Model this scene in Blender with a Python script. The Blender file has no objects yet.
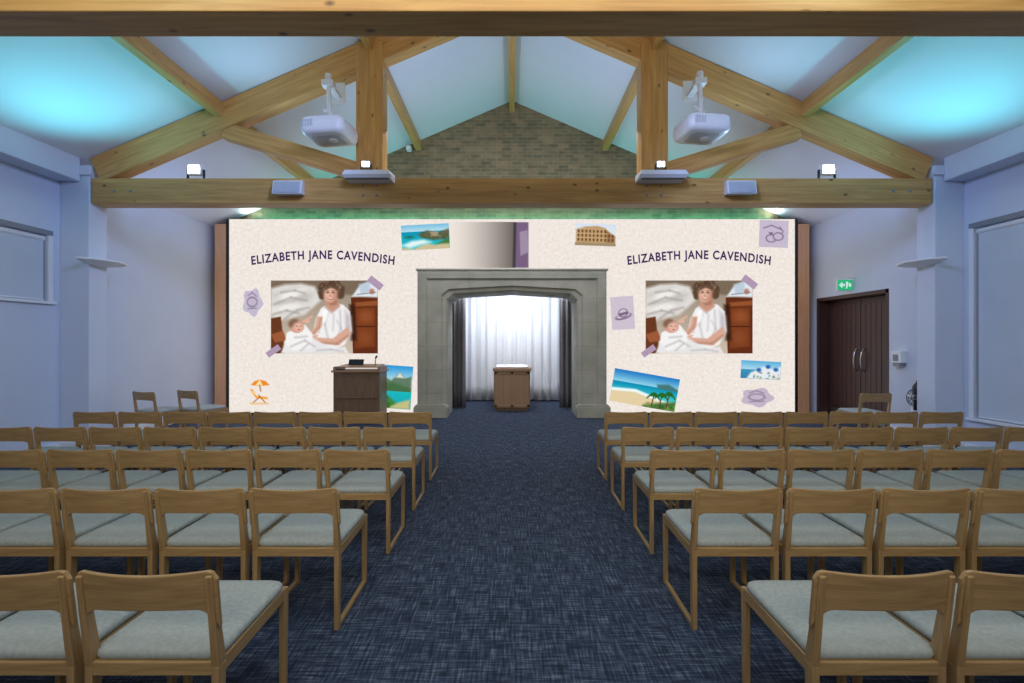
import bpy, bmesh, math, random
import numpy as np
from mathutils import Vector, Matrix
random.seed(4); rng=np.random.RandomState(3)
S=bpy.context.scene
COL=S.collection
CAMH=1.6
# ------------------------------------------------------------------ materials
def lin(c):
    return tuple((x/255/12.92 if x/255<=0.04045 else ((x/255+0.055)/1.055)**2.4) for x in c)
def newmat(name):
    m=bpy.data.materials.new(name); m.use_nodes=True
    nt=m.node_tree; b=nt.nodes['Principled BSDF']; return m,nt,b
def N(nt,t,**k):
    n=nt.nodes.new(t)
    for a,v in k.items(): setattr(n,a,v)
    return n
def ramp(nt,stops):
    r=N(nt,'ShaderNodeValToRGB'); e=r.color_ramp.elements
    while len(e)<len(stops): e.new(0.5)
    for i,(p,c) in enumerate(stops):
        e[i].position=p; e[i].color=(*c,1)
    return r
def plain(name,c,rough=0.5,metal=0.0,var=0.06,scale=6,bump=0.0,emit=None,es=0):
    m,nt,b=newmat(name); L=nt.links
    tc=N(nt,'ShaderNodeTexCoord'); no=N(nt,'ShaderNodeTexNoise'); no.inputs['Scale'].default_value=scale; no.inputs['Detail'].default_value=5
    L.new(tc.outputs['Object'],no.inputs['Vector'])
    r=ramp(nt,[(0.3,tuple(x*(1-var) for x in c)),(0.7,tuple(min(1,x*(1+var)) for x in c))])
    L.new(no.outputs['Fac'],r.inputs['Fac']); L.new(r.outputs['Color'],b.inputs['Base Color'])
    b.inputs['Roughness'].default_value=rough; b.inputs['Metallic'].default_value=metal
    if bump:
        bp=N(nt,'ShaderNodeBump'); bp.inputs['Strength'].default_value=bump; bp.inputs['Distance'].default_value=0.01
        n2=N(nt,'ShaderNodeTexNoise'); n2.inputs['Scale'].default_value=scale*20; L.new(tc.outputs['Object'],n2.inputs['Vector'])
        L.new(n2.outputs['Fac'],bp.inputs['Height']); L.new(bp.outputs['Normal'],b.inputs['Normal'])
    if emit:
        b.inputs['Emission Color'].default_value=(*emit,1); b.inputs['Emission Strength'].default_value=es
    return m
def wood(name,c1,c2,rough=0.45,knots=False,sc=(1.2,16)):
    m,nt,b=newmat(name); L=nt.links
    uv=N(nt,'ShaderNodeUVMap'); uv.uv_map='UVMap'
    mp=N(nt,'ShaderNodeMapping'); mp.inputs['Scale'].default_value=(sc[0],sc[1],1)
    L.new(uv.outputs['UV'],mp.inputs['Vector'])
    no=N(nt,'ShaderNodeTexNoise'); no.inputs['Scale'].default_value=1.6; no.inputs['Detail'].default_value=7; no.inputs['Distortion'].default_value=0.8
    L.new(mp.outputs['Vector'],no.inputs['Vector'])
    r=ramp(nt,[(0.25,c2),(0.5,tuple((a+b_)/2 for a,b_ in zip(c1,c2))),(0.72,c1)])
    L.new(no.outputs['Fac'],r.inputs['Fac'])
    out=r.outputs['Color']
    if knots:
        mk=N(nt,'ShaderNodeMapping'); mk.inputs['Scale'].default_value=(2.2,4.0,1); L.new(uv.outputs['UV'],mk.inputs['Vector'])
        vo=N(nt,'ShaderNodeTexVoronoi'); vo.inputs['Scale'].default_value=1.3; L.new(mk.outputs['Vector'],vo.inputs['Vector'])
        kr=ramp(nt,[(0.05,(1,1,1)),(0.13,(0,0,0))]); L.new(vo.outputs['Distance'],kr.inputs['Fac'])
        mx=N(nt,'ShaderNodeMixRGB'); L.new(kr.outputs['Color'],mx.inputs['Fac']); L.new(out,mx.inputs['Color1'])
        mx.inputs['Color2'].default_value=(*[x*0.3 for x in c2],1); out=mx.outputs['Color']
    L.new(out,b.inputs['Base Color']); b.inputs['Roughness'].default_value=rough
    bp=N(nt,'ShaderNodeBump'); bp.inputs['Strength'].default_value=0.08; bp.inputs['Distance'].default_value=0.005
    L.new(no.outputs['Fac'],bp.inputs['Height']); L.new(bp.outputs['Normal'],b.inputs['Normal'])
    return m
def emis(name,c,s):
    m=bpy.data.materials.new(name); m.use_nodes=True; nt=m.node_tree; nt.nodes.clear()
    e=N(nt,'ShaderNodeEmission'); e.inputs['Color'].default_value=(*c,1); e.inputs['Strength'].default_value=s
    o=N(nt,'ShaderNodeOutputMaterial'); nt.links.new(e.outputs[0],o.inputs[0]); return m

M={}
M['wall']=plain('painted_plaster',(0.65,0.71,0.83),0.8,var=0.02,scale=1.5,bump=0.03)
M['ceil']=plain('ceiling_paint',(0.77,0.82,0.88),0.85,var=0.015,scale=1)
M['truss']=wood('glulam_pine',(0.72,0.42,0.135),(0.48,0.24,0.062),0.42,knots=True,sc=(0.8,14))
M['oak']=wood('light_oak',(0.50,0.325,0.145),(0.33,0.195,0.08),0.30,sc=(3,45))
M['dark']=wood('brown_lectern_veneer',(0.25,0.16,0.10),(0.16,0.10,0.06),0.4,sc=(2,20))
M['mid']=wood('brown_veneer',(0.42,0.26,0.155),(0.31,0.185,0.105),0.4,sc=(1.5,18))
M['redwood']=wood('mahogany_door',(0.085,0.038,0.032),(0.048,0.022,0.019),0.4,sc=(1,16))
M['sidewood']=wood('side_oak_veneer',(0.93,0.50,0.27),(0.82,0.40,0.19),0.5,sc=(1,14))
M['fabric']=plain('seat_wool_fabric',(0.45,0.49,0.47),0.9,var=0.12,scale=60,bump=0.4)
M['white']=plain('white_plastic',(0.84,0.86,0.88),0.4,var=0.02)
M['grey']=plain('grey_plastic',(0.25,0.27,0.30),0.4,var=0.03)
M['ltgrey']=plain('light_grey_plastic',(0.5,0.53,0.56),0.4,var=0.03)
M['black']=plain('black_plastic',(0.015,0.015,0.018),0.35,var=0.1)
M['steel']=plain('brushed_steel',(0.6,0.6,0.6),0.3,1.0,var=0.05)
M['blind']=plain('blind_fabric',(0.62,0.68,0.76),0.8,var=0.03,scale=3)
M['glass']=plain('night_glass',(0.02,0.03,0.05),0.1,var=0.1)
M['curtain']=plain('grey_drape',(0.16,0.155,0.17),0.85,var=0.1,scale=8)
M['sheer']=plain('white_sheer_curtain',(0.84,0.86,0.91),0.8,var=0.02,scale=4)
M['lamp']=emis('floodlight_glow',(0.85,1.0,0.97),14)
M['green']=plain('green_sign',(0.01,0.32,0.12),0.4,var=0.02,emit=(0.02,0.5,0.2),es=0.7)
M['signwhite']=plain('sign_white',(0.85,0.9,0.85),0.4,var=0.02,emit=(0.8,1,0.85),es=0.5)
M['red']=plain('red_enamel',(0.45,0.02,0.02),0.3,var=0.05)
def stone():
    m,nt,b=newmat('limestone_blocks'); L=nt.links
    tc=N(nt,'ShaderNodeTexCoord')
    no=N(nt,'ShaderNodeTexNoise'); no.inputs['Scale'].default_value=3; no.inputs['Detail'].default_value=9
    L.new(tc.outputs['Object'],no.inputs['Vector'])
    r=ramp(nt,[(0.3,(0.36,0.365,0.30)),(0.7,(0.49,0.485,0.41))]); L.new(no.outputs['Fac'],r.inputs['Fac'])
    sx=N(nt,'ShaderNodeSeparateXYZ'); cx=N(nt,'ShaderNodeCombineXYZ'); L.new(tc.outputs['Object'],sx.inputs[0])
    L.new(sx.outputs['X'],cx.inputs['X']); L.new(sx.outputs['Z'],cx.inputs['Y'])
    br=N(nt,'ShaderNodeTexBrick'); br.inputs['Scale'].default_value=1; br.inputs['Brick Width'].default_value=0.9; br.inputs['Row Height'].default_value=0.5
    br.inputs['Mortar Size'].default_value=0.006; br.inputs['Color1'].default_value=(1,1,1,1); br.inputs['Color2'].default_value=(0.94,0.94,0.94,1); br.inputs['Mortar'].default_value=(0.78,0.78,0.78,1)
    L.new(cx.outputs[0],br.inputs['Vector'])
    mx=N(nt,'ShaderNodeMixRGB',blend_type='MULTIPLY'); mx.inputs['Fac'].default_value=1; L.new(r.outputs[0],mx.inputs[1]); L.new(br.outputs['Color'],mx.inputs[2])
    L.new(mx.outputs[0],b.inputs['Base Color']); b.inputs['Roughness'].default_value=0.75
    return m
M['stone']=stone()
def brick():
    m,nt,b=newmat('gable_brickwork'); L=nt.links
    tc=N(nt,'ShaderNodeTexCoord'); sx=N(nt,'ShaderNodeSeparateXYZ'); cx=N(nt,'ShaderNodeCombineXYZ'); L.new(tc.outputs['Object'],sx.inputs[0])
    L.new(sx.outputs['X'],cx.inputs['X']); L.new(sx.outputs['Z'],cx.inputs['Y'])
    br=N(nt,'ShaderNodeTexBrick'); br.inputs['Scale'].default_value=1; br.inputs['Brick Width'].default_value=0.23; br.inputs['Row Height'].default_value=0.078
    br.inputs['Mortar Size'].default_value=0.007; br.inputs['Color1'].default_value=(0.27,0.195,0.10,1); br.inputs['Color2'].default_value=(0.15,0.125,0.065,1); br.inputs['Mortar'].default_value=(0.24,0.22,0.15,1)
    L.new(cx.outputs[0],br.inputs['Vector']); 
    no=N(nt,'ShaderNodeTexNoise'); no.inputs['Scale'].default_value=5; L.new(tc.outputs['Object'],no.inputs['Vector'])
    r=ramp(nt,[(0.3,(0.8,0.8,0.8)),(0.7,(1.15,1.15,1.15))]); L.new(no.outputs['Fac'],r.inputs['Fac'])
    mx=N(nt,'ShaderNodeMixRGB',blend_type='MULTIPLY'); mx.inputs['Fac'].default_value=1; L.new(br.outputs['Color'],mx.inputs[1]); L.new(r.outputs[0],mx.inputs[2])
    L.new(mx.outputs[0],b.inputs['Base Color']); b.inputs['Roughness'].default_value=0.85
    return m
M['brick']=brick()
def carpet():
    m,nt,b=newmat('woven_blue_carpet'); L=nt.links
    tc=N(nt,'ShaderNodeTexCoord')
    outs=[]
    for sc in ((7,80,1),(80,7,1)):
        mp=N(nt,'ShaderNodeMapping'); mp.inputs['Scale'].default_value=sc; L.new(tc.outputs['Object'],mp.inputs['Vector'])
        no=N(nt,'ShaderNodeTexNoise'); no.inputs['Scale'].default_value=1; no.inputs['Detail'].default_value=4; L.new(mp.outputs[0],no.inputs['Vector']); outs.append(no.outputs['Fac'])
    ma=N(nt,'ShaderNodeMath',operation='ADD'); L.new(outs[0],ma.inputs[0]); L.new(outs[1],ma.inputs[1])
    big=N(nt,'ShaderNodeTexNoise'); big.inputs['Scale'].default_value=9; big.inputs['Detail'].default_value=6; L.new(tc.outputs['Object'],big.inputs['Vector'])
    m3=N(nt,'ShaderNodeMath',operation='MULTIPLY_ADD'); m3.inputs[1].default_value=0.3; L.new(big.outputs['Fac'],m3.inputs[0]); L.new(ma.outputs[0],m3.inputs[2])
    m2=N(nt,'ShaderNodeMath',operation='MULTIPLY_ADD'); m2.inputs[1].default_value=1.0; m2.inputs[2].default_value=-0.65; L.new(m3.outputs[0],m2.inputs[0])
    r=ramp(nt,[(0.32,(0.010,0.018,0.042)),(0.48,(0.026,0.041,0.082)),(0.62,(0.062,0.085,0.140)),(0.78,(0.14,0.175,0.235))])
    L.new(m2.outputs[0],r.inputs['Fac']); L.new(r.outputs[0],b.inputs['Base Color']); b.inputs['Roughness'].default_value=0.95
    bp=N(nt,'ShaderNodeBump'); bp.inputs['Strength'].default_value=0.3; bp.inputs['Distance'].default_value=0.01; L.new(m2.outputs[0],bp.inputs['Height']); L.new(bp.outputs[0],b.inputs['Normal'])
    return m
M['carpet']=carpet()
# ------------------------------------------------------------------ mesh builder
class MB:
    def __init__(s): s.v=[];s.f=[];s.m=[];s.uv=[];s.sm=[];s.mats=[]
    def mi(s,k):
        if k not in s.mats: s.mats.append(k)
        return s.mats.index(k)
    def face(s,idx,mk,uv=None,sm=False):
        s.f.append(idx); s.m.append(s.mi(mk)); s.uv.append(uv or [(0,0)]*len(idx)); s.sm.append(sm)
    def beam(s,p1,p2,w,h,mk,up=(0,0,1),w2=None,h2=None):
        p1=Vector(p1);p2=Vector(p2);a=(p2-p1);l=a.length;a.normalize();up=Vector(up)
        if abs(a.dot(up))>0.98: up=Vector((0,1,0))
        sd=a.cross(up).normalized(); u=sd.cross(a)
        w2=w if w2 is None else w2; h2=h if h2 is None else h2
        b=len(s.v)
        for p,ww,hh in((p1,w,h),(p2,w2,h2)):
            for i,j in((-1,-1),(1,-1),(1,1),(-1,1)):
                s.v.append(tuple(p+sd*(i*ww/2)+u*(j*hh/2)))
        o=random.random()*50; q=random.random()*50
        def U(k,d): return (o+(l if k>=4 else 0), q+d)
        for (A,B,C,D,dd) in((0,1,5,4,w),(1,2,6,5,h),(2,3,7,6,w),(3,0,4,7,h)):
            q+=1.3
            s.face([b+A,b+B,b+C,b+D],mk,[U(A,0),U(B,dd),U(C,dd),U(D,0)])
        s.face([b+3,b+2,b+1,b+0],mk,[(0,0),(0,w),(.1,w),(.1,0)])
        s.face([b+4,b+5,b+6,b+7],mk,[(0,0),(0,w),(.1,w),(.1,0)])
    def box(s,x0,x1,y0,y1,z0,z1,mk):
        dx,dy,dz=x1-x0,y1-y0,z1-z0; cx,cy,cz=(x0+x1)/2,(y0+y1)/2,(z0+z1)/2
        if dx>=dy and dx>=dz: s.beam((x0,cy,cz),(x1,cy,cz),dy,dz,mk)
        elif dy>=dz: s.beam((cx,y0,cz),(cx,y1,cz),dx,dz,mk)
        else: s.beam((cx,cy,z0),(cx,cy,z1),dx,dy,mk,up=(0,1,0))
    def tube(s,pts,r,mk,seg=12,cap=True):
        pts=[Vector(p) for p in pts]; rs=r if isinstance(r,(list,tuple)) else [r]*len(pts); b=len(s.v)
        for i,p in enumerate(pts):
            t=(pts[min(i+1,len(pts)-1)]-pts[max(i-1,0)]).normalized()
            up=Vector((0,0,1)) if abs(t.z)<0.9 else Vector((1,0,0))
            a=t.cross(up).normalized(); c=a.cross(t)
            for k in range(seg):
                th=2*math.pi*k/seg; s.v.append(tuple(p+a*math.cos(th)*rs[i]+c*math.sin(th)*rs[i]))
        for i in range(len(pts)-1):
            for k in range(seg):
                k2=(k+1)%seg; s.face([b+i*seg+k,b+i*seg+k2,b+(i+1)*seg+k2,b+(i+1)*seg+k],mk,None,True)
        if cap:
            s.face([b+k for k in range(seg)][::-1],mk); s.face([b+(len(pts)-1)*seg+k for k in range(seg)],mk)
    def prism(s,poly,y0,y1,mk):  # poly in x,z
        b=len(s.v);n=len(poly)
        for y in(y0,y1):
            for x,z in poly: s.v.append((x,y,z))
        s.face([b+i for i in range(n)],mk); s.face([b+n+i for i in range(n)][::-1],mk)
        for i in range(n):
            j=(i+1)%n; s.face([b+j,b+i,b+n+i,b+n+j],mk)
    def rings(s,rings,mk,sm=True,capb=True,capt=True,closed=True):
        b=len(s.v);n=len(rings[0])
        for r in rings:
            for p in r: s.v.append(tuple(p))
        for i in range(len(rings)-1):
            for k in range(n if closed else n-1):
                k2=(k+1)%n
                ids=[b+i*n+k,b+i*n+k2,b+(i+1)*n+k2,b+(i+1)*n+k]
                s.face(ids,mk,[(s.v[q][0]+s.v[q][1],s.v[q][2]) for q in ids],sm)
        if capb: s.face([b+k for k in range(n)][::-1],mk,None,sm)
        if capt: s.face([b+(len(rings)-1)*n+k for k in range(n)],mk,None,sm)
    def mesh(s,name):
        me=bpy.data.meshes.new(name); me.from_pydata(s.v,[],s.f); 
        for k in s.mats: me.materials.append(M[k])
        uvl=me.uv_layers.new(name='UVMap'); li=0
        for p,mi,uv,sm in zip(me.polygons,s.m,s.uv,s.sm):
            p.material_index=mi; p.use_smooth=sm
            for k in range(p.loop_total): uvl.data[p.loop_start+k].uv=uv[k]
        bm=bmesh.new(); bm.from_mesh(me); bmesh.ops.recalc_face_normals(bm,faces=bm.faces); bm.to_mesh(me); bm.free()
        return me
    def obj(s,name,bevel=0,loc=(0,0,0),rot=(0,0,0),parent=None,seg=2):
        o=bpy.data.objects.new(name,s.mesh(name)); COL.objects.link(o); o.location=loc; o.rotation_euler=rot
        if parent: o.parent=parent
        if bevel:
            md=o.modifiers.new('bevel','BEVEL'); md.width=bevel; md.segments=seg; md.limit_method='ANGLE'; md.angle_limit=math.radians(50)
        return o
def baked(o):
    dg=bpy.context.evaluated_depsgraph_get(); dg.update(); return bpy.data.meshes.new_from_object(o.evaluated_get(dg))
# ------------------------------------------------------------------ room constants
WX=6.6; RID=6.97; SL=0.43; YB=10.15; YF=-3.0
def cz(x): return RID-SL*abs(x)
# floor
b=MB(); b.box(-7.3,7.3,YF-0.3,12.9,-0.2,0,'carpet'); b.obj('floor')
# ceiling
b=MB()
for sgn in(-1,1):
    x1=7.1*sgn
    poly=[(0,RID),(x1,cz(x1)),(x1,cz(x1)+.25),(0,RID+.25)]
    b.prism(poly,YF-0.3,YB+0.3,'ceil')
b.obj('ceiling')
# side walls with openings
def sidewall(name,sgn,openings):
    b=MB(); ys=sorted({YF-0.3,YB+0.2}|{o[0] for o in openings}|{o[1] for o in openings})
    for a,c in zip(ys[:-1],ys[1:]):
        mid=(a+c)/2; segs=[(0,cz(WX)-0.0)]
        for o in openings:
            if o[0]<mid<o[1]: segs=[(0,o[2]),(o[3],cz(WX))] if o[2]>0 else [(o[3],cz(WX))]
        for z0,z1 in segs:
            x0,x1=sorted((sgn*WX,sgn*(WX+.35)))
            b.box(x0,x1,a,c,z0,z1-0.0,'wall')
    return b.obj(name)
WL=(4.6,6.47,2.17,3.11); WR=(4.3,6.5,.51,3.22); DR=(7.97,9.85,0,2.53)
sidewall('wall_left',-1,[WL]); sidewall('wall_right',1,[WR,DR])
b=MB(); b.prism([(-7,0),(7,0),(7,cz(7)),(0,RID),(-7,cz(7))],YF-0.3,YF,'wall'); b.obj('wall_rear')
# far gable wall in brick with alcove opening
b=MB(); ow=1.5; oh=2.85
b.prism([(-WX,0),(-ow,0),(-ow,cz(ow)),(-WX,cz(WX))],YB,YB+.2,'brick')
b.prism([(ow,0),(WX,0),(WX,cz(WX)),(ow,cz(ow))],YB,YB+.2,'brick')
b.prism([(-ow,oh),(ow,oh),(ow,cz(ow)),(0,RID),(-ow,cz(ow))],YB,YB+.2,'brick'); b.obj('wall_back')
# alcove
b=MB(); b.box(-2.2,-2.0,YB+.2,12.7,0,3.2,'wall'); b.box(2.0,2.2,YB+.2,12.7,0,3.2,'wall'); b.box(-2.2,2.2,12.5,12.7,0,3.2,'wall'); b.obj('wall_alcove')
b=MB(); b.box(-2.2,2.2,YB+.2,12.7,3.2,3.35,'ceil'); b.obj('ceiling_alcove')
# wall-plate boxing & skirting
for nm,sgn in(('trim_1',-1),('trim_2',1)):
    b=MB(); b.prism([(sgn*6.28,3.93),(sgn*WX,3.93),(sgn*WX,cz(WX)),(sgn*6.28,cz(6.28))],YF,6.62,'wall'); b.obj(nm,0.01)
for nm,sgn in(('baseboard_left',-1),('baseboard_right',1)):
    b=MB(); x0,x1=sorted((sgn*WX,sgn*(WX-.02)))
    b.box(x0,x1,YF,6.64,0,.12,'white'); b.box(x0,x1,6.96,DR[0] if sgn>0 else 9.8,0,.12,'white'); b.obj(nm)
# columns carrying trusses
def column(sgn,y):
    b=MB(); x0,x1=sorted((sgn*6.17,sgn*(WX)))
    b.box(x0,x1,y,y+.3,0,4.18,'wall'); x2,x3=sorted((sgn*6.12,sgn*WX)); b.box(x2,x3,y-.03,y+.33,0.0,.14,'white')
    b.box(x2,x3,y-.04,y+.0,4.02,4.14,'wall')
    b.obj('wall_column',0.012)
for y in(6.64,2.66):
    for sgn in(-1,1): column(sgn,y)
# ------------------------------------------------------------------ trusses and purlins
def truss(y):
    b=MB(); yc=y+.12; T=.2
    b.box(-6.15,6.15,y,y+.24,3.62,3.99,'truss')
    dep=.38; ang=math.atan(SL); c=math.cos(ang)
    for s in(-1,1):
        off=dep/2/c+.012
        # rafter along slope
        b.beam((s*6.12,yc,cz(6.12)-off),(s*0.0,yc,cz(0)-off),T,dep,'truss')
        b.beam((s*2.08,yc-.02,3.99),(s*2.08,yc-.02,cz(2.08)-.1),.39,.26,'truss',up=(0,1,0))
        b.beam((s*4.25,yc,cz(4.25)-.42),(s*2.2,yc,4.10),T*.8,.24,'truss')
        for dx in(-.1,.1):
            for z in(3.74,3.88,5.6):
                b.tube([(s*2.08+dx,y-.02,z),(s*2.08+dx,y+.02,z)],.018,'grey',8)
        for dx in(-.12,.12): b.tube([(s*5.7+dx,y-.015,3.8),(s*5.7+dx,y+.02,3.8)],.02,'grey',8)
    o=b.obj('roof_truss',0.008); return o
truss(6.66); truss(2.78)
ps=[0,2.08,-2.08,4.3,-4.3]
b=MB()
for x in ps:
    for (a,c) in((YF,2.8),(3.0,6.68),(6.88,YB)):
        zz=cz(abs(x))-.11 if x else cz(0)-.14
        b.box(x-.06,x+.06,a,c,zz-.11,zz+.10 if x else zz+.12,'truss')
b.obj('roof_purlins',0.006)
# ------------------------------------------------------------------ stone portal
def portal():
    b=MB(); Y0=9.55
    def rect(X,H,y):
        pts=[(-X,y,H*i/6) for i in range(7)]+[(-X+2*X*i/20,y,H) for i in range(1,20)]+[(X,y,H*(1-i/6)) for i in range(7)]
        return pts
    def arch(X,Hs,Ha,y):
        pts=[(-X,y,Hs*i/6) for i in range(7)]
        for i in range(1,20):
            t=i/20; x=-X+2*X*t; u=min(t,1-t)*2
            corner=min(1,u/0.12); z=Hs+(Ha-Hs)*(0.6*math.sin(corner*math.pi/2)+0.4*u)
            pts.append((x,y,z))
        pts+=[(X,y,Hs*(1-i/6)) for i in range(7)]
        return pts
    R=[rect(1.99,3.1,YL_-.0),rect(1.99,3.1,Y0+.03),rect(1.97,3.07,Y0),rect(1.80,2.93,Y0),rect(1.77,2.90,Y0+.05),rect(1.66,2.86,Y0+.05),arch(1.50,2.58,2.78,Y0+.05),arch(1.47,2.55,2.76,Y0+.10),arch(1.40,2.49,2.70,Y0+.12),arch(1.37,2.46,2.66,Y0+.17),arch(1.37,2.46,2.66,YB+.3)]
    b.rings(R,'stone',sm=False,capb=False,capt=False,closed=False)
    for s in(-1,1):
        x0,x1=sorted((s*1.36,s*2.06)); b.box(x0,x1,Y0-.05,YL_-.02,0,.22,'stone')
        b.prism([(x0,.22),(x1,.22),(x1-.04,.27),(x0+.04,.27)],Y0-.03,YL_-.02,'stone')
    b.box(-2.02,2.02,Y0-.015,YL_-.02,3.09,3.13,'stone')
    b.obj('stone_portal',0.006)
YL_=9.92
portal()
# ------------------------------------------------------------------ alcove curtains & catafalque
def drape(name,x0,x1,y,z0,z1,mk,waves,amp,parent=None):
    b=MB(); n=max(40,int(waves*12)); nz=8; base=0
    for j in range(nz+1):
        z=z1+(z0-z1)*j/nz
        for i in range(n+1):
            t=i/n; a=amp*(0.6+0.4*j/nz)
            b.v.append((x0+(x1-x0)*t+a*.3*math.sin(t*waves*2*math.pi*1.7+1),y+a*math.sin(t*waves*2*math.pi)+a*.35*math.sin(t*waves*3.1*math.pi+j*.1),z))
    for j in range(nz):
        for i in range(n):
            q=j*(n+1)+i; b.face([q,q+1,q+n+2,q+n+1],mk,None,True)
    o=b.obj(name); md=o.modifiers.new('s','SOLIDIFY'); md.thickness=.006; return o
drape('sheer_curtain',-1.93,1.93,12.2,.03,3.12,'sheer',17,.055)
drape('grey_side_curtain',-1.80,-1.12,10.85,.02,3.12,'curtain',6,.05)
drape('grey_side_curtain',1.12,1.80,10.85,.02,3.12,'curtain',6,.05)
b=MB(); b.tube([(-1.95,10.85,3.16),(1.95,10.85,3.16)],.02,'steel'); b.tube([(-1.95,12.2,3.16),(1.95,12.2,3.16)],.02,'steel'); b.obj('curtain_rail')
def catafalque():
    b=MB(); w=.40; y0,y1=10.42,11.75
    b.box(-w,w,y0+.02,y1-.02,.08,.92,'mid'); b.box(-w+.04,w-.04,y0+.06,y1-.06,0,.08,'dark')
    b.box(-w-.04,w+.04,y0-.04,y1+.04,.92,.99,'mid')
    for x in(-w+.03,0,w-.03): b.box(x-.03,x+.03,y0-.0,y0+.03,.08,.92,'mid')
    for z in(.12,.88): b.box(-w,w,y0-.0,y0+.03,z-.035,z+.035,'mid')
    for s in(-1,1):
        for k in range(4):
            yy=y0+.05+k*(y1-y0-.1)/3; x0,x1=sorted((s*w,s*(w+.015))); b.box(x0,x1,yy-.03,yy+.03,.08,.92,'mid')
    for k in range(9): b.tube([(-w-.0+.02,y0+.1+k*.14,1.005),(w-.02,y0+.1+k*.14,1.005)],.014,'steel',8)
    b.obj('catafalque',0.006)
catafalque()
# ------------------------------------------------------------------ painted canvases
SK=[1.0]
class Cv:
    def __init__(s,w,h,res,bg):
        s.w,s.h=w,h; s.nx=int(w*res)+1; s.ny=int(h*res)+1
        s.X,s.Y=np.meshgrid(np.linspace(0,w,s.nx),np.linspace(0,h,s.ny)); s.a=np.zeros((s.ny,s.nx,4)); s.a[...,:3]=bg; s.a[...,3]=1; s.soft=.6/res
    def sf(s,v): return max(s.soft,v*SK[0]) if v else s.soft
    def mix(s,al,c):
        al=np.clip(al,0,1)[...,None]; s.a[...,:3]=s.a[...,:3]*(1-al)+np.array(c)*al
    def ell(s,cx,cy,rx,ry,c,rot=0,op=1,soft=None):
        r=math.radians(rot); dx=s.X-cx; dy=s.Y-cy; u=(dx*math.cos(r)+dy*math.sin(r))/rx; v=(-dx*math.sin(r)+dy*math.cos(r))/ry
        d=(1-np.sqrt(u*u+v*v))*min(rx,ry); s.mix(np.clip(d/s.sf(soft)*.5+.5,0,1)*op,c)
    def poly(s,P,c,op=1,soft=None):
        ins=np.zeros_like(s.X,bool); dist=np.full(s.X.shape,1e9); n=len(P)
        for i in range(n):
            x1,y1=P[i];x2,y2=P[(i+1)%n]
            if y1!=y2:
                cond=((y1>s.Y)!=(y2>s.Y))&(s.X<(x2-x1)*(s.Y-y1)/(y2-y1)+x1); ins^=cond
            L=(x2-x1)**2+(y2-y1)**2+1e-9; t=np.clip(((s.X-x1)*(x2-x1)+(s.Y-y1)*(y2-y1))/L,0,1)
            dist=np.minimum(dist,np.hypot(s.X-x1-t*(x2-x1),s.Y-y1-t*(y2-y1)))
        d=np.where(ins,dist,-dist); s.mix(np.clip(d/s.sf(soft)*.5+.5,0,1)*op,c)
    def line(s,P,w,c,op=1,soft=None):
        for (x1,y1),(x2,y2) in zip(P[:-1],P[1:]):
            L=(x2-x1)**2+(y2-y1)**2+1e-9; t=np.clip(((s.X-x1)*(x2-x1)+(s.Y-y1)*(y2-y1))/L,0,1)
            d=w/2-np.hypot(s.X-x1-t*(x2-x1),s.Y-y1-t*(y2-y1)); s.mix(np.clip(d/s.sf(soft)*.5+.5,0,1)*op,c)
    def grad(s,y0,y1,c0,c1):
        t=np.clip((s.Y-y0)/(y1-y0),0,1)[...,None]; m=((s.Y>=y0)&(s.Y<=y1))[...,None]
        s.a[...,:3]=np.where(m,np.array(c0)*(1-t)+np.array(c1)*t,s.a[...,:3])
    def noise(s,amt,k=1):
        n=rng.rand(s.ny//k+2,s.nx//k+2); n=np.kron(n,np.ones((k,k)))[:s.ny,:s.nx]; s.a[...,:3]+=((n-.5)*amt)[...,None]
pm=bpy.data.materials.new('led_picture'); pm.use_nodes=True; nt=pm.node_tree; nt.nodes.clear()
at=N(nt,'ShaderNodeAttribute'); at.attribute_name='Col'; e=N(nt,'ShaderNodeEmission'); o_=N(nt,'ShaderNodeOutputMaterial'); e.inputs['Strength'].default_value=1.0
nt.links.new(at.outputs['Color'],e.inputs['Color']); nt.links.new(e.outputs[0],o_.inputs[0])
YL=9.93; SC=455.1/YL
def P2(px,py): return ((px-512.5)/SC,CAMH+(341.5-py)/SC)
led=bpy.data.objects.new('led_video_wall',None); COL.objects.link(led)
layer=[0]
def put(cv,name,px,py,rot=0,mask=None,w=None,h=None,me=None):
    """centre at (px,py) measured on the screen, canvas size in px units"""
    if me is None:
        k=1/SC; v=[];f=[]
        for j in range(cv.ny):
            for i in range(cv.nx): v.append(((cv.X[j,i]-cv.w/2)*k,0,-(cv.Y[j,i]-cv.h/2)*k))
        for j in range(cv.ny-1):
            for i in range(cv.nx-1):
                q=j*cv.nx+i
                if mask is not None and not mask[j,i]: continue
                f.append((q,q+cv.nx,q+cv.nx+1,q+1))
        me=bpy.data.meshes.new(name); me.from_pydata(v,[],f); ca=me.color_attributes.new('Col','FLOAT_COLOR','POINT')
        a=np.clip(cv.a,0,255).copy()/255; rgb=a[...,:3]; rgb=np.where(rgb<=.04045,rgb/12.92,((rgb+.055)/1.055)**2.4)
        d=np.ones((cv.ny*cv.nx,4),dtype=np.float32); d[:,:3]=rgb.reshape(-1,3); ca.data.foreach_set('color',d.ravel()); me.materials.append(pm)
    o=bpy.data.objects.new(name,me); COL.objects.link(o); x,z=P2(px,py); layer[0]+=1
    o.location=(x,YL-.004-.0006*layer[0],z); o.rotation_euler=(0,math.radians(rot),0); o.parent=led; return me
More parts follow.
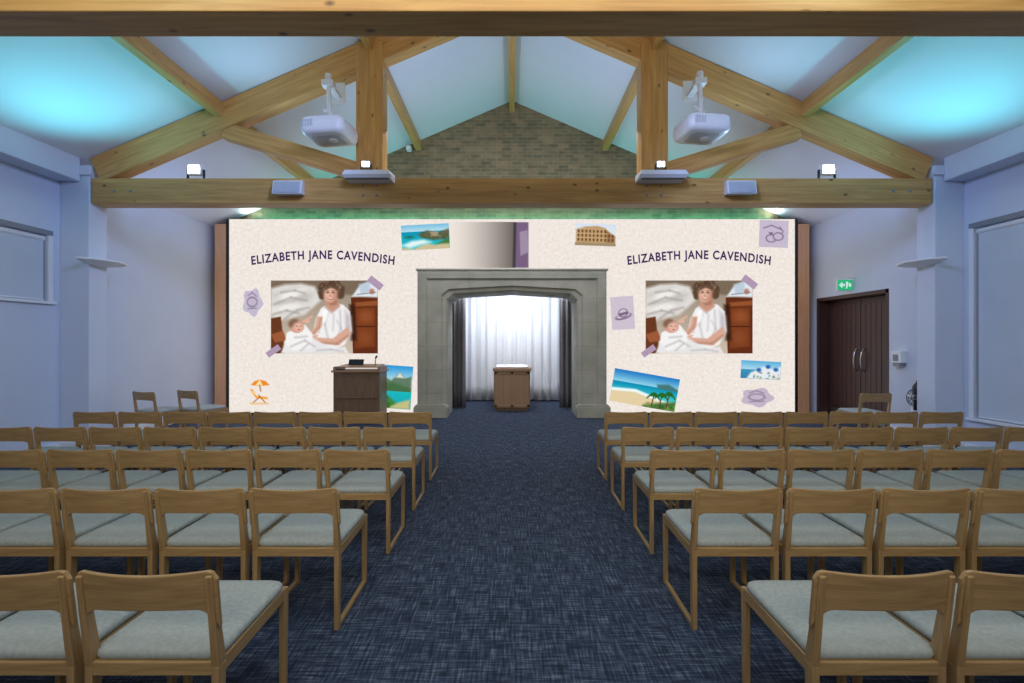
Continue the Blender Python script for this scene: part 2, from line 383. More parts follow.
# LED background
mb_,nt,bs=newmat('led_cream_paper'); nt.nodes.clear()
tc=N(nt,'ShaderNodeTexCoord'); n1=N(nt,'ShaderNodeTexNoise'); n1.inputs['Scale'].default_value=16; n1.inputs['Detail'].default_value=8; nt.links.new(tc.outputs['Object'],n1.inputs['Vector'])
r=ramp(nt,[(0.3,lin((232,222,214))),(0.5,lin((240,231,223))),(0.7,lin((247,240,233)))]); nt.links.new(n1.outputs['Fac'],r.inputs['Fac'])
e=N(nt,'ShaderNodeEmission'); e.inputs['Strength'].default_value=1.0; nt.links.new(r.outputs[0],e.inputs['Color']); o_=N(nt,'ShaderNodeOutputMaterial'); nt.links.new(e.outputs[0],o_.inputs[0])
M['ledbg']=mb_
b=MB(); LX=6.17; LT=4.27
for x0,x1,z0 in((-LX,-1.99,.05),(1.99,LX,.05),(-1.99,1.99,3.0)):
    b.box(x0,x1,YL+.02,YL+.14,z0,LT,'black')
    q=len(b.v); b.v+= [(x0,YL,z0),(x1,YL,z0),(x1,YL,LT),(x0,YL,LT)]; b.face([q,q+1,q+2,q+3],'ledbg')
b.box(-LX-.05,-LX,YL-.02,YL+.14,0.0,LT,'black'); b.box(LX,LX+.05,YL-.02,YL+.14,0.0,LT,'black'); b.box(-LX,-2.0,YL,YL+.14,0,.05,'black'); b.box(2.0,LX,YL,YL+.14,0,.05,'black')
o=b.obj('screen_panel',parent=led)
# timber cheeks
for s in(-1,1):
    b=MB(); x0,x1=sorted((s*6.23,s*6.47)); b.box(x0,x1,YL-.03,YL+.17,0,4.16,'sidewood'); b.obj('timber_cheek_panel',.004)
# over-portal shadow strip
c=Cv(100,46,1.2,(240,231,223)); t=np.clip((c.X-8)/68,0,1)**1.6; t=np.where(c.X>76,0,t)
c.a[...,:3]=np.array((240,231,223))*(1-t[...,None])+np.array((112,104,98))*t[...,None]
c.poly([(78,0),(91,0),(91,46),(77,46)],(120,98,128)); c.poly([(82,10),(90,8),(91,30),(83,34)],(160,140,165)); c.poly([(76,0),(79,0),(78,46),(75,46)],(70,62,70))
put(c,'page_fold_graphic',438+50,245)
# main photograph
SK[0]=.62
c=Cv(107,73,3.0,(178,160,138)); c.grad(0,73,(150,135,120),(205,190,172))
c.poly([(0,0),(107,0),(107,18),(60,12),(30,6),(0,10)],(124,106,88),soft=2)
c.poly([(0,8),(14,4),(30,3),(44,6),(50,20),(34,34),(10,40),(0,36)],(222,219,215),soft=3)
c.poly([(2,14),(26,8),(42,14),(30,30),(8,32)],(200,194,190),soft=6)
c.ell(20,14,14,4,(240,238,234),rot=-18,soft=3); c.ell(18,27,15,4,(238,234,230),rot=-10,soft=3)
for P in([(3,24),(20,17),(36,20)],[(2,34),(16,30),(28,33)],[(10,12),(24,10),(34,13)],[(14,38),(26,30),(38,27)]): c.line(P,2.0,(168,160,156),op=.7,soft=1.8)
c.poly([(0,38),(10,36),(14,73),(0,73)],(104,58,34),soft=1); c.poly([(0,54),(12,50),(16,60),(4,62)],(156,90,56),soft=1)
c.poly([(80,17),(107,15),(107,73),(82,73)],(98,46,25)); c.poly([(84,22),(107,20),(107,25),(84,26)],(148,82,46),soft=1); c.poly([(84,28),(104,27),(104,66),(84,68)],(124,62,32),soft=2); c.line([(84,46),(104,46)],1.2,(76,36,20)); c.ell(95,36,7,6,(146,78,44),soft=5); c.ell(94,57,6,7,(136,72,40),soft=5)
c.poly([(81,16),(88,6),(98,1),(107,2),(107,17)],(224,230,237),soft=1.8); c.poly([(88,4),(99,1),(99,12),(90,14)],(190,204,220),soft=2); c.ell(101,11,2.6,2.8,(186,128,108),soft=1.5); c.line([(86,14),(105,12)],1,(110,110,116),op=.7)
c.poly([(78,24),(84,24),(86,60),(80,60)],(54,28,20),soft=2.5,op=.8)
# dress
c.poly([(50,28),(56,24),(72,24),(79,31),(81,50),(74,64),(62,70),(44,66),(42,52),(45,38)],(242,240,239),soft=1.4)
for P,w in(([(58,30),(54,44),(58,62)],2.2),([(69,30),(70,48),(64,64)],2.2),([(63,34),(62,50)],1.6),([(76,34),(76,50)],1.8),([(49,38),(48,52)],1.6),([(66,40),(73,54)],1.4)): c.line(P,w,(196,192,200),op=.7,soft=1.8)
c.poly([(74,30),(80,36),(81,52),(75,60)],(192,186,194),soft=4,op=.8); c.poly([(52,30),(58,27),(56,40),(50,44)],(255,254,252),soft=2.5,op=.8)
c.line([(54,27),(61,33),(69,26)],1,(200,190,192),soft=.8)
# neck, hair and face
c.poly([(55,19),(67,19),(69,26),(61,32),(54,26)],(200,150,128),soft=1.5); c.poly([(56,21),(67,20),(66,24),(60,25)],(160,110,90),soft=2,op=.8)
for (x,y,rr) in((53,7,5.5),(58,3.8,5.5),(64,4,5.6),(69,9,5),(69.5,14.5,4),(51,12,4),(51,16,3),(61,6,7)): c.ell(x,y,rr,rr,(92,68,52),soft=1.8)
for i in range(70):
    a=rng.rand()*6.28; rr_=6+rng.rand()*5; x=60+math.cos(a)*rr_*1.0; y=8.5+math.sin(a)*rr_*.85
    if y<17: c.ell(x,y,1.5,.6,[(136,110,88),(66,46,36),(158,138,120),(108,82,62)][i%4],rot=math.degrees(a)+90+rng.rand()*50,op=.65,soft=.9)
c.ell(60,14.2,6.2,8.0,(204,152,130),rot=6,soft=1.6); c.ell(58.6,14.0,4.8,6.0,(232,190,170),rot=6,soft=4.4)
c.ell(64.6,16,2.2,5.2,(182,128,106),rot=8,soft=3.4,op=.7); c.ell(55.9,16.0,1.7,1.4,(234,174,156),soft=2); c.ell(62.6,16.2,1.7,1.4,(226,160,142),soft=2)
c.poly([(53,9.2),(55.5,6),(62,5),(67,8.6),(65.6,9.0),(60,7.2),(55.4,9.2)],(100,76,58),soft=1.4)
for ex in(56.8,62.2):
    c.ell(ex,12.0,1.6,1.0,(174,124,104),soft=1.2); c.ell(ex,12.2,.9,.45,(58,42,38)); c.line([(ex-1.4,10.5),(ex+1.3,10.3)],.5,(120,88,70),soft=.6)
c.line([(59.7,12.2),(59.0,15.0)],.7,(196,142,120),soft=.8); c.ell(59.3,15.5,1.1,.5,(184,126,108),soft=.8)
c.poly([(56.6,17.6),(59.4,17.9),(62.3,17.4),(61.0,19.1),(57.8,19.2)],(170,92,86),soft=.6); c.line([(57.8,18.1),(61.2,17.9)],.6,(246,238,232))
c.line([(55.2,16),(55.7,18)],.45,(190,136,116),soft=.6); c.line([(63.5,15.8),(63.3,18)],.45,(180,124,106),soft=.6)
# arms & hands
c.poly([(46,36),(52,36),(51,46),(44,55),(37,54),(44,46)],(216,170,148),soft=1.4); c.line([(50,38),(48,47),(42,53)],1.4,(180,132,112),op=.7,soft=1.6)
c.poly([(77,46),(80,54),(68,65),(46,63),(45,57),(62,58),(72,50)],(216,168,146),soft=1.4); c.line([(77,55),(66,63),(50,62)],1.8,(176,126,106),op=.7,soft=1.8)
for k in range(4): c.line([(47-.5*k,55+2.1*k),(38,55.5+2.2*k)],1.7,(230,190,170)); c.line([(46,56.1+2.1*k),(39,56.7+2.2*k)],.5,(172,122,104))
# blanket and baby
c.poly([(14,62),(30,50),(46,60),(62,68),(74,66),(78,73),(10,73)],(232,230,230),soft=1.8); c.poly([(16,52),(34,44),(42,54),(40,68),(22,70),(14,62)],(244,243,242),soft=1.4)
for P in([(20,66),(34,60),(44,66)],[(24,57),(36,56)],[(46,70),(60,69),(72,71)],[(30,70),(38,63)]): c.line(P,1.8,(194,188,190),op=.8,soft=1.8)
c.ell(26,46,7.2,6.4,(206,150,132),soft=1.5); c.ell(22.5,42.5,5.4,3.8,(134,100,82),rot=-30,soft=2); c.ell(27.2,46.4,4.8,4.4,(234,186,168),soft=3); c.ell(25.8,45.6,1.1,.4,(100,68,58)); c.ell(29.8,45.6,.9,.4,(100,68,58)); c.ell(28,47.4,.8,.5,(206,144,126)); c.ell(28,49.1,1.2,.55,(174,90,84)); c.ell(24.2,48.6,1.4,1.1,(232,164,150),soft=1.6)
c.ell(36,40.5,2.6,2.1,(228,180,160),soft=.9); c.line([(33,41),(41,36)],2.2,(222,174,152),soft=.7) 
c.noise(8); c.noise(5,3)
me=put(c,'family_photograph',325,317); put(c,'family_photograph',699.5,317,me=me)
SK[0]=1.0
# tapes
def tape(px,py,rot,w=14,h=6,col=(176,152,178)):
    c=Cv(w,h,1.5,col); c.noise(8); put(c,'washi_tape',px,py,rot)
tape(376,283,38,16,7); tape(274,351,-35,15,6); tape(750,282,38,16,7); tape(649,351,-35,15,6)
def card(px,py,w,h,rot,fn,name='scrapbook_picture',bg=(200,190,205),res=1.6,mask=None):
    c=Cv(w,h,res,bg); fn(c); c.noise(10); m=None
    if mask: m=mask(c)
    put(c,name,px,py,rot,m)
def beach1(c):
    c.grad(0,7,(120,190,225),(190,225,235)); c.grad(7,26,(10,150,185),(60,205,205)); c.poly([(16,10),(26,6),(36,9),(48,5),(48,15),(34,16),(22,14)],(104,98,74),soft=1.2); c.poly([(28,8),(36,7),(40,12),(30,13)],(168,150,120),soft=1)
    c.poly([(0,26),(0,22),(12,24),(24,19),(34,21),(48,17),(48,26)],(206,190,150),soft=1.2); c.poly([(0,20),(10,16),(22,15),(30,18),(20,20),(8,23)],(226,245,245),soft=1.6); c.ell(8,12,4,1.4,(40,110,90),soft=1); c.poly([(34,20),(48,14),(48,20)],(70,120,70),soft=1.2)
    for i in range(14): c.ell(20+rng.rand()*26,8+rng.rand()*7,1.4,.9,(60,92,56),soft=.8,op=.8)
card(426,237,48,25,-3,beach1,res=2)
def colos(c):
    c.grad(0,22,(215,226,240),(238,236,230)); c.poly([(1,6),(10,3),(22,2),(30,4),(34,9),(40,12),(40,19),(1,20)],(190,152,108),soft=.8); c.poly([(30,5),(40,12),(40,19),(31,19)],(158,120,80),soft=1)
    for j in range(3):
        for i in range(10):
            if not(j==0 and i>7): c.ell(3.5+i*3.8,7.5+j*4.2,.9,1.5,(98,68,46))
    for y in(5.2,9.8,14): c.line([(1,y),(32,y)],.5,(220,188,144),op=.8)
    c.poly([(0,19),(41,19),(41,22),(0,22)],(160,140,110))
card(596,235,41,22,2,colos,res=2)
def ring(c):
    for cx,cy in((12,18),(19,16)):
        c.ell(cx,cy,5.5,4.2,(120,95,130)); c.ell(cx,cy,4.4,3.2,(196,184,204))
    c.line([(4,8),(12,5),(22,9)],1,(120,95,130)); c.poly([(9,12),(14,12),(12,15)],(120,95,130)); c.line([(20,6),(24,11),(22,13)],.8,(120,95,130))
card(774,234,29,27,2,ring,bg=(198,186,206))
def hat(c):
    c.ell(12,20,8.5,3,(120,98,128),rot=-12); c.ell(12,19.4,7,2,(206,196,210),rot=-12); c.ell(12,16.5,5,4.5,(120,98,128),rot=-12); c.ell(12,16.3,4,3.5,(206,196,210),rot=-12); c.poly([(7,17),(17,15),(17,17.5),(8,19.5)],(120,98,128))
card(623,313,23,33,-4,hat,bg=(205,194,208))
def blobmask(c):
    u=(c.X[:-1,:-1]-c.w/2)/(c.w/2); v=(c.Y[:-1,:-1]-c.h/2)/(c.h/2); th=np.arctan2(v,u); return np.hypot(u,v)<.86+.1*np.sin(th*5+1)
def teapot(c):
    w,h=c.w,c.h; c.ell(w/2,h/2,w*.25,h*.18,(150,132,156)); c.ell(w/2,h/2,w*.19,h*.12,(196,184,204)); c.line([(w*.3,h*.3),(w*.5,h*.2),(w*.7,h*.32)],1,(140,120,150)); c.line([(w*.3,h*.72),(w*.7,h*.7)],1,(140,120,150))
card(253,302,22,31,0,teapot,bg=(196,188,208),mask=blobmask); card(757,397,36,21,0,teapot,bg=(196,182,200),mask=blobmask)
def moun(c):
    c.grad(0,16,(40,150,215),(190,225,235)); c.poly([(0,18),(5,12),(12,15),(20,7),(26,12),(32,10),(32,28),(0,28)],(96,124,100),soft=1); c.poly([(16,12),(20,7),(25,12)],(220,226,220),soft=1); c.poly([(0,18),(14,17),(32,22),(32,30),(0,27)],(70,110,70),soft=1.6)
    c.grad(26,43,(30,185,190),(30,160,180)); c.poly([(0,33),(8,29),(14,34),(22,40),(18,43),(0,43)],(70,130,62),soft=1.4); c.poly([(10,43),(20,37),(32,33),(32,43)],(196,190,130),soft=1.4)
    for i in range(12): c.ell(rng.rand()*14,32+rng.rand()*10,1.4,1.1,(40,96,44),soft=.8,op=.8)
card(396,387,33,43,4,moun,res=2)
def palm(c):
    c.grad(0,12,(30,120,195),(150,215,235)); c.grad(12,24,(10,140,180),(70,210,210)); c.poly([(0,21),(24,19),(44,23),(66,29),(66,36),(0,36)],(228,208,164),soft=.8); c.poly([(0,19),(24,17),(46,22),(66,27),(66,29),(44,24.5),(24,20),(0,22)],(240,250,250),soft=.8)
    c.poly([(44,9),(56,7),(66,11),(66,13),(46,13)],(70,120,120),soft=1)
    c.poly([(34,31),(48,27),(66,23),(66,36),(32,36)],(72,116,56),soft=1.6)
    for i in range(26): c.ell(38+rng.rand()*28,28+rng.rand()*8,2,1.3,[(46,100,40),(110,150,70),(150,140,90)][i%3],soft=1,op=.8)
    for sx,sy in((50,28),(57,26),(42,29)):
        c.line([(sx,sy+5),(sx+1,sy-8)],1.2,(90,70,45))
        for k in range(9):
            a=math.pi*(k/8); ex=sx+1+6.5*math.cos(a); ey=sy-8-3*math.sin(a); c.line([(sx+1,sy-8),((sx+1+ex)/2,ey-.5),(ex,ey+3)],1.1,(40,104,40))
card(645,390,66,33,10,palm,res=2)
def sant(c):
    c.grad(0,9,(90,175,220),(180,220,235)); c.grad(9,18,(60,150,190),(50,130,170)); c.poly([(6,18),(10,12),(16,9),(24,5),(32,8),(40,5),(40,18)],(232,236,240),soft=1); 
    for x,y in((18,9),(27,5.5),(35,8)): c.ell(x,y,2.4,1.9,(40,100,180),soft=.8)
    for i in range(22): c.poly([(x0:=10+rng.rand()*28,y0:=10+rng.rand()*7),(x0+1.6,y0),(x0+1.6,y0+1.6),(x0,y0+1.6)],[(120,140,160),(196,180,160),(90,130,90)][i%3],soft=.6,op=.8)
card(761,370,40,18,3,sant,res=2)
def deck(c):
    c.poly([(3,6),(7,2),(12,.5),(18,2),(22,6),(12,7)],(238,140,40)); c.poly([(8,6),(12,.5),(15,6),(12,7)],(250,225,170)); c.line([(12,6),(13,12)],1,(150,90,50)); c.line([(4,11),(9,18),(19,19)],2.4,(245,165,60)); c.line([(5,12.5),(10,17)],.8,(255,235,200)); c.line([(5,24),(12,18)],1,(170,100,50)); c.line([(18,24),(11,16)],1,(170,100,50)); c.poly([(1,23.5),(22,23.5),(20,25.5),(3,25.5)],(240,200,150))
card(260,392,23,26,0,deck,bg=(240,231,223))
# titles
M['title']=emis('title_purple',lin((62,44,90)),1.0)
def title(px,py,wpx):
    cu=bpy.data.curves.new('t','FONT'); cu.body='ELIZABETH JANE CAVENDISH'; cu.align_x='CENTER'; cu.size=1; cu.offset=.030; cu.space_character=1.15; cu.space_word=1.1; cu.resolution_u=6
    o=bpy.data.objects.new('t',cu); COL.objects.link(o); me=baked(o); bpy.data.objects.remove(o)
    xs=[v.co.x for v in me.vertices]; W=max(xs)-min(xs); k=(wpx/SC)/W; cx=(max(xs)+min(xs))/2
    for v in me.vertices:
        x=(v.co.x-cx)*k; z=v.co.y*k*1.24; u=x/(wpx/SC/2); v.co=(x+ z*u*.1,0,z-.13*u*u)
    me.materials.clear(); me.materials.append(M['title'])
    ob=bpy.data.objects.new('title_lettering',me); COL.objects.link(ob); X,Z=P2(px,py); ob.location=(X,YL-.03,Z); ob.parent=led
title(324,259,142); title(699,259,142)
# ------------------------------------------------------------------ chair
def chair_mesh():
    b=MB(); k='oak'
    for s in(-1,1):
        x=s*.226; xf=s*.222
        b.beam((x,-.235,.0),(x,-.225,.44),.026,.034,k,up=(0,1,0),w2=.028,h2=.046)
        b.beam((x,-.225,.44),(x,-.275,.782),.028,.046,k,up=(0,1,0),w2=.022,h2=.026)
        b.beam((xf,.245,.0),(xf,.25,.452),.026,.032,k,up=(0,1,0),w2=.028,h2=.040)
        b.beam((x,-.25,.013),(xf,.26,.013),.024,.024,k)
        b.beam((x,-.225,.425),(xf,.25,.43),.024,.055,k)
    b.box(-.226,.226,-.245,-.215,.405,.455,k); b.box(-.222,.222,.235,.262,.405,.45,k); b.box(-.22,.22,-.02,.02,.40,.425,k)
    # curved backrest
    R=[];n=36
    for i in range(n+1):
        x=-.249+.498*i/n; u=x/.249; e=.249-abs(x); r=.035
        zt=.80-(r-math.sqrt(max(0,r*r-(r-e)**2)) if e<r else 0)-.008*(1-u*u)
        a=abs(u); zb=.650+.012*(1-u*u); 
        if a>.70: zb-=.065*((a-.70)/.30)**2
        yo=-.275-.035*(1-u*u)
        lean=.02
        R.append([(x,yo+lean,zb),(x,yo+lean+.018,zb),(x,yo+.016,zt),(x,yo,zt)])
    b.rings(R,k,sm=False)
    # seat pad
    def rr(w,d,z,yc=.008):
        pts=[];r=.05
        for cx,cy,a0 in((w-r,d-r,0),(-w+r,d-r,90),(-w+r,-d+r,180),(w-r,-d+r,270)):
            for t in range(6):
                a=math.radians(a0+t*18); pts.append((cx+r*math.cos(a),yc+cy+r*math.sin(a),z))
        return pts
    b.rings([rr(.222,.23,.452),rr(.232,.242,.458),rr(.235,.245,.472),rr(.231,.241,.486),rr(.218,.23,.494),rr(.17,.18,.498),rr(.1,.1,.499)],'fabric')
    o=b.obj('tmp',.004); me=baked(o); bpy.data.objects.remove(o); me.name='chapel_chair'; return me
CH=chair_mesh()
def chair(x,y,rz=0):
    o=bpy.data.objects.new('chapel_chair',CH); COL.objects.link(o); o.location=(x,y,0); o.rotation_euler=(0,0,rz); return o
rows=[1.58,2.48,3.38,4.27,5.20]
aL=[-1.035,-.95,-.91,-.91,-.92]; aR=[1.06,.99,1.03,1.03,1.06]
for i,y in enumerate(rows):
    for k in range(8):
        p=.517
        chair(aL[i]-.25-k*p,y+.29); chair(aR[i]+.25+k*p,y+.29)
# spare chairs
chair(-5.82,7.55,math.radians(-18)); chair(-5.25,7.75,math.radians(-22)); chair(5.66,7.35,0)
# ------------------------------------------------------------------ lectern
def lectern():
    b=MB(); x0,x1=-.45,.45
    b.box(x0,x1,-.25,.25,.06,1.0,'dark'); b.box(x0+.04,x1-.04,-.2,.2,0,.06,'black')
    b.box(x0-.03,x1+.03,-.3,.3,1.0,1.04,'mid')
    for x in(x0+.03,x1-.03): b.box(x-.03,x+.03,-.265,-.24,.06,1.0,'dark')
    b.box(x0,x1,-.27,-.24,.5,.52,'dark')
    b.prism([(x0,1.04),(x0+.04,1.04),(x0+.04,1.11),(x0,1.11)],-.28,.28,'mid')
    b.prism([(x1-.04,1.04),(x1,1.04),(x1,1.11),(x1-.04,1.11)],-.28,.28,'mid')
    b.beam((0,-.27,1.10),(0,.28,1.13),x1-x0-.1,.02,'mid')
    # monitor + microphone
    b.beam((-.12,.05,1.12),(-.12,.1,1.24),.30,.02,'black',up=(0,1,0)); b.box(-.2,-.1,0,.14,1.12,1.14,'black')
    b.tube([(.26,.1,1.12),(.28,.02,1.21),(.31,-.04,1.28)],.008,'black',8); b.tube([(.305,-.03,1.275),(.34,-.08,1.31)],.02,'black',10)
    b.obj('lectern',.005,loc=(-3.02,9.1,0))
lectern()
# ------------------------------------------------------------------ windows, door
def window(name,sgn,W):
    y0,y1,z0,z1=W; b=MB(); X=lambda a,c:sorted((sgn*a,sgn*c)); 
    a,c=X(WX+.10,WX+.16)
    for (ya,yb,za,zb) in((y0,y1,z0,z0+.06),(y0,y1,z1-.06,z1),(y0,y0+.06,z0,z1),(y1-.06,y1,z0,z1),((y0+y1)/2-.03,(y0+y1)/2+.03,z0,z1)): b.box(a,c,ya,yb,za,zb,'white')
    a,c=X(WX+.17,WX+.19); b.box(a,c,y0,y1,z0,z1,'glass')
    a,c=X(WX+.03,WX+.04); b.box(a,c,y0+.03,y1-.03,z0+.02,z1-.08,'blind')
    b.tube([(sgn*(WX+.045),y0+.02,z1-.05),(sgn*(WX+.045),y1-.02,z1-.05)],.04,'white'); b.tube([(sgn*(WX+.035),y0+.03,z0+.02),(sgn*(WX+.035),y1-.03,z0+.02)],.013,'white')
    a,c=X(WX-.02,WX+.0)
    for (ya,yb,za,zb) in((y0-.06,y1+.06,z1,z1+.07),(y1,y1+.06,z0,z1),(y0-.06,y0,z0,z1)): b.box(a,c,ya,yb,za,zb,'grey' if za==z1 else 'white')
    a,c=X(WX-.05,WX+.0); b.box(a,c,y0-.08,y1+.08,z0-.04,z0,'white')
    b.obj(name,.004)
window('window_1',-1,WL); window('window_2',1,WR)
def door():
    b=MB(); y0,y1,z1=DR[0]+.002,DR[1]-.002,DR[3]-.002; X=WX+.24
    b.box(WX-.01,X+.08,y0,y0+.06,0,z1,'redwood'); b.box(WX-.01,X+.08,y1-.06,y1,0,z1,'redwood'); b.box(WX-.01,X+.08,y0,y1,z1-.07,z1,'redwood')
    m=(y0+y1)/2
    for a,c in((y0+.065,m-.004),(m+.004,y1-.065)):
        b.box(X,X+.05,a,c,.01,z1-.08,'redwood')
        n=7;w=(c-a)/n
        for i in range(n): b.box(X-.012,X,a+i*w+.005,a+(i+1)*w-.005,.25,z1-.2,'redwood')
        b.box(X-.014,X,a+.03,c-.03,.02,.2,'steel')
    for yy in(m-.09,m+.09):
        pts=[(X-.01-.075*math.sin(t*math.pi/8),yy,1.24-.22*math.cos(t*math.pi/8)) for t in range(9)]; b.tube(pts,.014,'steel')
    b.obj('door_1',.003)
door()
b=MB(); b.box(6.28,6.58,8.79,8.83,2.58,2.80,'white'); b.box(6.29,6.57,8.780,8.792,2.59,2.79,'green')
b.prism([(6.50,2.66),(6.54,2.66),(6.54,2.72),(6.50,2.72)],8.776,8.781,'signwhite'); b.prism([(6.31,2.69),(6.37,2.75),(6.37,2.71),(6.42,2.71),(6.42,2.67),(6.37,2.67),(6.37,2.63)],8.776,8.781,'signwhite')
b.prism([(6.44,2.62),(6.46,2.62),(6.48,2.68),(6.49,2.74),(6.46,2.76),(6.44,2.73),(6.45,2.68)],8.776,8.781,'signwhite')
b.tube([(6.5,8.81,2.80),(6.5,8.81,2.84),(6.6,8.81,2.84)],.012,'white'); b.obj('exit_sign',.002)
b=MB(); b.box(6.588,6.6,7.2,7.36,1.27,1.43,'green'); b.box(6.588,6.6,7.2,7.36,1.08,1.25,'signwhite'); b.box(6.585,6.588,7.23,7.33,1.31,1.39,'signwhite'); b.box(6.585,6.588,7.23,7.33,1.12,1.21,'red'); b.obj('fire_safety_sign')
b=MB(); b.box(6.49,6.6,7.60,7.80,1.24,1.44,'white'); b.box(6.50,6.6,7.63,7.77,1.18,1.24,'grey'); b.box(6.48,6.49,7.65,7.75,1.27,1.38,'grey'); b.obj('sanitiser_dispenser',.015)
b=MB(); b.tube([(6.5,7.28,.50),(6.5,7.28,.52),(6.5,7.28,.88),(6.5,7.28,.95),(6.5,7.28,.98)],[.06,.075,.075,.03,.025],'black',18); b.tube([(6.5,7.28,.98),(6.5,7.22,1.02)],.012,'steel'); b.tube([(6.5,7.24,.97),(6.44,7.2,.9),(6.42,7.2,.65)],.01,'black'); b.box(6.575,6.6,7.22,7.34,.6,.9,'steel'); b.obj('fire_extinguisher')
# pedestal fan
b=MB(); b.tube([(0,0,0),(0,0,.02),(0,0,.03)],[.17,.17,.05],'black',24); b.tube([(0,0,.03),(0,0,.7)],.015,'white')
b.tube([(0,.06,.74),(0,-.05,.74)],.04,'white')
for rad in(.13,.10,.06):
    pts=[(rad*math.cos(t*math.pi/12),-.05,.74+rad*math.sin(t*math.pi/12)) for t in range(25)]; b.tube(pts,.007 if rad==.13 else .004,'black',6)
for t in range(12): a=t*math.pi/6; b.tube([(0,-.055,.74),(.13*math.cos(a),-.05,.74+.13*math.sin(a))],.0035,'black',5)
b.obj('pedestal_fan',loc=(6.2,7.05,0))
# ------------------------------------------------------------------ wall uplighters
for s in(-1,1):
    b=MB(); R=[]
    for t,wd,th in((0,.05,.03),(.12,.20,.05),(.5,.31,.10),(.88,.20,.05),(1,.05,.03)):
        y=6.42+.74*t; xw=s*6.165
        R.append([(xw,y,2.80),(xw-s*wd,y,2.80),(xw-s*wd,y,2.775),(xw-s*wd*.3,y,2.80-th),(xw,y,2.80-th)])
    b.rings(R,'white',sm=False); b.obj('wall_uplighter',.004)
# ------------------------------------------------------------------ equipment on truss
def projector(x,z,rz):
    b=MB(); 
    def rr(w,d,z,r=.09):
        pts=[]
        for cx,cy,a0 in((w-r,d-r,0),(-w+r,d-r,90),(-w+r,-d+r,180),(w-r,-d+r,270)):
            for t in range(6):
                a=math.radians(a0+t*18); pts.append((cx+r*math.cos(a),cy+r*math.sin(a),z))
        return pts
    b.rings([rr(.24,.2,-.13),rr(.28,.24,-.12),rr(.305,.265,-.08),rr(.31,.27,.0),rr(.30,.26,.07),rr(.27,.23,.1),rr(.2,.16,.11)],'white')
    b.rings([rr(.2,.16,-.138,.06),rr(.2,.16,-.128,.06)],'ltgrey')
    for i in range(7): b.box(-.24+i*.022,-.23+i*.022,-.276,-.262,-.05,.04,'ltgrey')
    b.tube([(.12,.25,0),(.12,.33,0)],.08,'black',20)
    b.tube([(.05,0,-.136),(.05,0,-.15)],.06,'white',20)
    b.box(-.12,.12,-.1,.1,.10,.14,'white')
    b.tube([(0,0,.14),(-.02,0,.62)],.03,'white'); b.beam((-.1,.02,.30),(.06,.02,.22),.03,.04,'white'); 
    o=b.obj('projector',.003,loc=(x,6.30,z),rot=(0,0,rz))
    m=MB(); m.box(-.10,.06,-.06,.06,.60,.68,'white'); m.box(-.07,.03,.05,.37,.62,.67,'white'); m.box(-.12,.08,.345,.365,.56,.86,'white')
    m.tube([(-.02,0,.66),(-.02,0,.78)],.045,'white')
    mo=m.obj('bracket',.006); mo.parent=o; mo.rotation_euler=(0,0,-rz)
projector(-2.52,4.52,math.radians(-8)); projector(2.62,4.55,math.radians(8))
def flood(x,small=False):
    b=MB(); k=.55 if small else .9
    b.box(-.11*k,.11*k,-.05*k,.03*k,.08*k,.24*k,'white'); b.box(-.09*k,.09*k,-.056*k,-.05*k,.095*k,.225*k,'lamp')
    b.box(-.14*k,-.125*k,-.02,.02,.0,.17*k,'black'); b.box(.125*k,.14*k,-.02,.02,.0,.17*k,'black'); b.box(-.14*k,.14*k,-.02,.02,.0,.012,'black')
    b.obj('floodlight',.004,loc=(x,6.74 if not small else 6.56,3.99 if not small else 4.06))
flood(-4.68); flood(4.66); flood(-2.1,True); flood(2.14,True)
for x in(-2.05,2.14):
    b=MB(); R=[[(-.32,-.11,.0),(.32,-.11,.0),(.34,.13,.0),(-.34,.13,.0)],[(-.34,-.15,.04),(.34,-.15,.04),(.34,.13,.04),(-.34,.13,.04)],[(-.31,-.12,.11),(.31,-.12,.11),(.34,.13,.11),(-.34,.13,.11)]]
    b.rings(R,'white',sm=False); b.box(-.3,.3,-.12,-.05,-.006,.0,'grey'); b.obj('linear_luminaire',.01,loc=(x,6.53,3.91))
for x in(-3.22,3.29):
    b=MB(); R=[[(-.19,0,-.10),(.19,0,-.10),(.19,0,.11),(-.19,0,.11)],[(-.21,-.16,-.12),(.21,-.16,-.12),(.21,-.12,.08),(-.21,-.12,.08)]]
    b.rings(R,'white',sm=False); R=[[(-.19,-.163,-.105),(.19,-.163,-.105),(.19,-.126,.065),(-.19,-.126,.065)],[(-.19,-.17,-.105),(.19,-.17,-.105),(.19,-.133,.065),(-.19,-.133,.065)]]; b.rings(R,'ltgrey',sm=False)
    b.obj('loudspeaker',.01,loc=(x,6.65,3.83))
b=MB(); b.tube([(0,0,0),(0,-.06,-.01)],.03,'white'); b.box(-.05,.05,-.2,-.06,-.05,.04,'white'); b.obj('security_camera',.008,loc=(-2.27,YB,5.85))
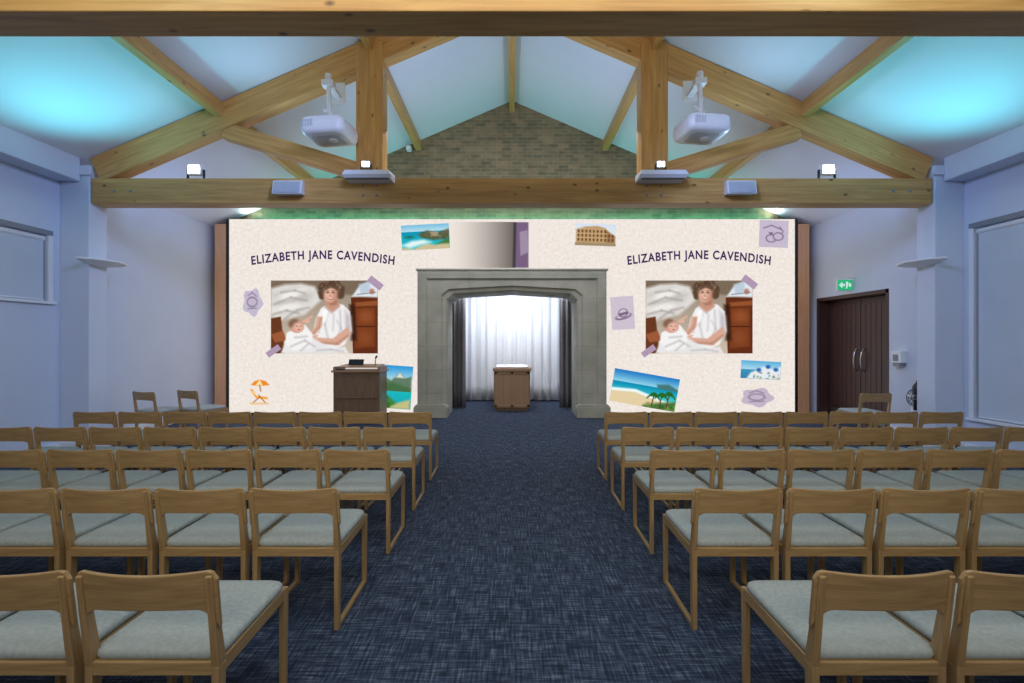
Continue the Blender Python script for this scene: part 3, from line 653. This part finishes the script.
# ------------------------------------------------------------------ lights
def area(name,loc,size,power,col,rot=(0,0,0),sy=None,spread=None):
    l=bpy.data.lights.new(name,'AREA'); l.energy=power; l.color=col; l.size=size
    if sy: l.shape='RECTANGLE'; l.size_y=sy
    if spread: l.spread=math.radians(spread)
    o=bpy.data.objects.new(name,l); COL.objects.link(o); o.location=loc; o.rotation_euler=[math.radians(a) for a in rot]; return o
def spot(name,loc,tgt,power,col,ang,blend=1,rad=.1):
    l=bpy.data.lights.new(name,'SPOT'); l.energy=power; l.color=col; l.spot_size=math.radians(ang); l.spot_blend=blend; l.shadow_soft_size=rad
    o=bpy.data.objects.new(name,l); COL.objects.link(o); o.location=loc; o.rotation_euler=(Vector(tgt)-Vector(loc)).to_track_quat('-Z','Y').to_euler(); return o
for s in(-1,1):
    spot('uplight_teal',(s*5.6,6.0,2.95),(s*4.9,5.4,4.9),165,(.15,.76,.92),98)
    spot('uplight_blue',(s*5.85,7.25,2.95),(s*5.2,8.6,4.6),44,(.40,.54,1.0),140)
    spot('truss_flood',(s*3.3,6.50,4.25),(s*2.9,5.6,6.0),36,(.40,.68,1.0),130)
    spot('truss_flood_rear',(s*1.4,7.1,4.15),(s*1.2,8.6,6.2),82,(.48,.65,1.0),150)
    spot('wall_fill_blue',(s*1.2,4.0,4.6),(s*6.6,8.2,1.9),370,(.36,.49,1.0),78,rad=.4)  # added spot without a fixture, turns the far side walls blue
    spot('wall_fill_near',(s*1.2,2.2,4.2),(s*6.6,5.4,2.2),95,(.22,.52,1.0),72,rad=.4)  # second added blue spot, brightens the nearer stretch of side wall
    spot('screen_top_glare',(s*5.7,10.0,4.30),(s*5.7,9.95,4.6),8,(.95,1,1),170,rad=.04)
area('overhead_fill',(0,.8,4.6),6,98,(.82,.93,1.0),(0,0,0),2.5)  # unseen overhead fill, added to light the seats and floor
area('front_fill_warm',(0,-2.2,3.9),6,88,(1.0,.88,.68),(88,0,0),1.0,110)  # warm fill added behind the camera to brighten the truss fronts
area('rear_bay_fill',(0,7.3,5.0),5,76,(.84,.88,1.0),(28,0,0),1.0)  # extra fill with no lamp behind it, added to lift the stone portal
area('gable_wash',(0,10.06,4.30),11.5,26,(.10,1.0,.75),(180,0,0),.08)
area('alcove_light',(0,10.75,2.95),2.6,56,(.88,.93,1.0),(46,0,0),.5)
w=bpy.data.worlds.new('W'); S.world=w; w.use_nodes=True; w.node_tree.nodes['Background'].inputs['Color'].default_value=(.02,.03,.05,1); w.node_tree.nodes['Background'].inputs['Strength'].default_value=.3
# ------------------------------------------------------------------ camera
cd=bpy.data.cameras.new('cam'); cd.lens=16; cd.sensor_width=36; cam=bpy.data.objects.new('camera',cd); COL.objects.link(cam)
cam.location=(0,0,CAMH); cam.rotation_euler=(math.radians(90),0,0); cd.clip_start=.05; S.camera=cam
S.view_settings.view_transform='Standard'
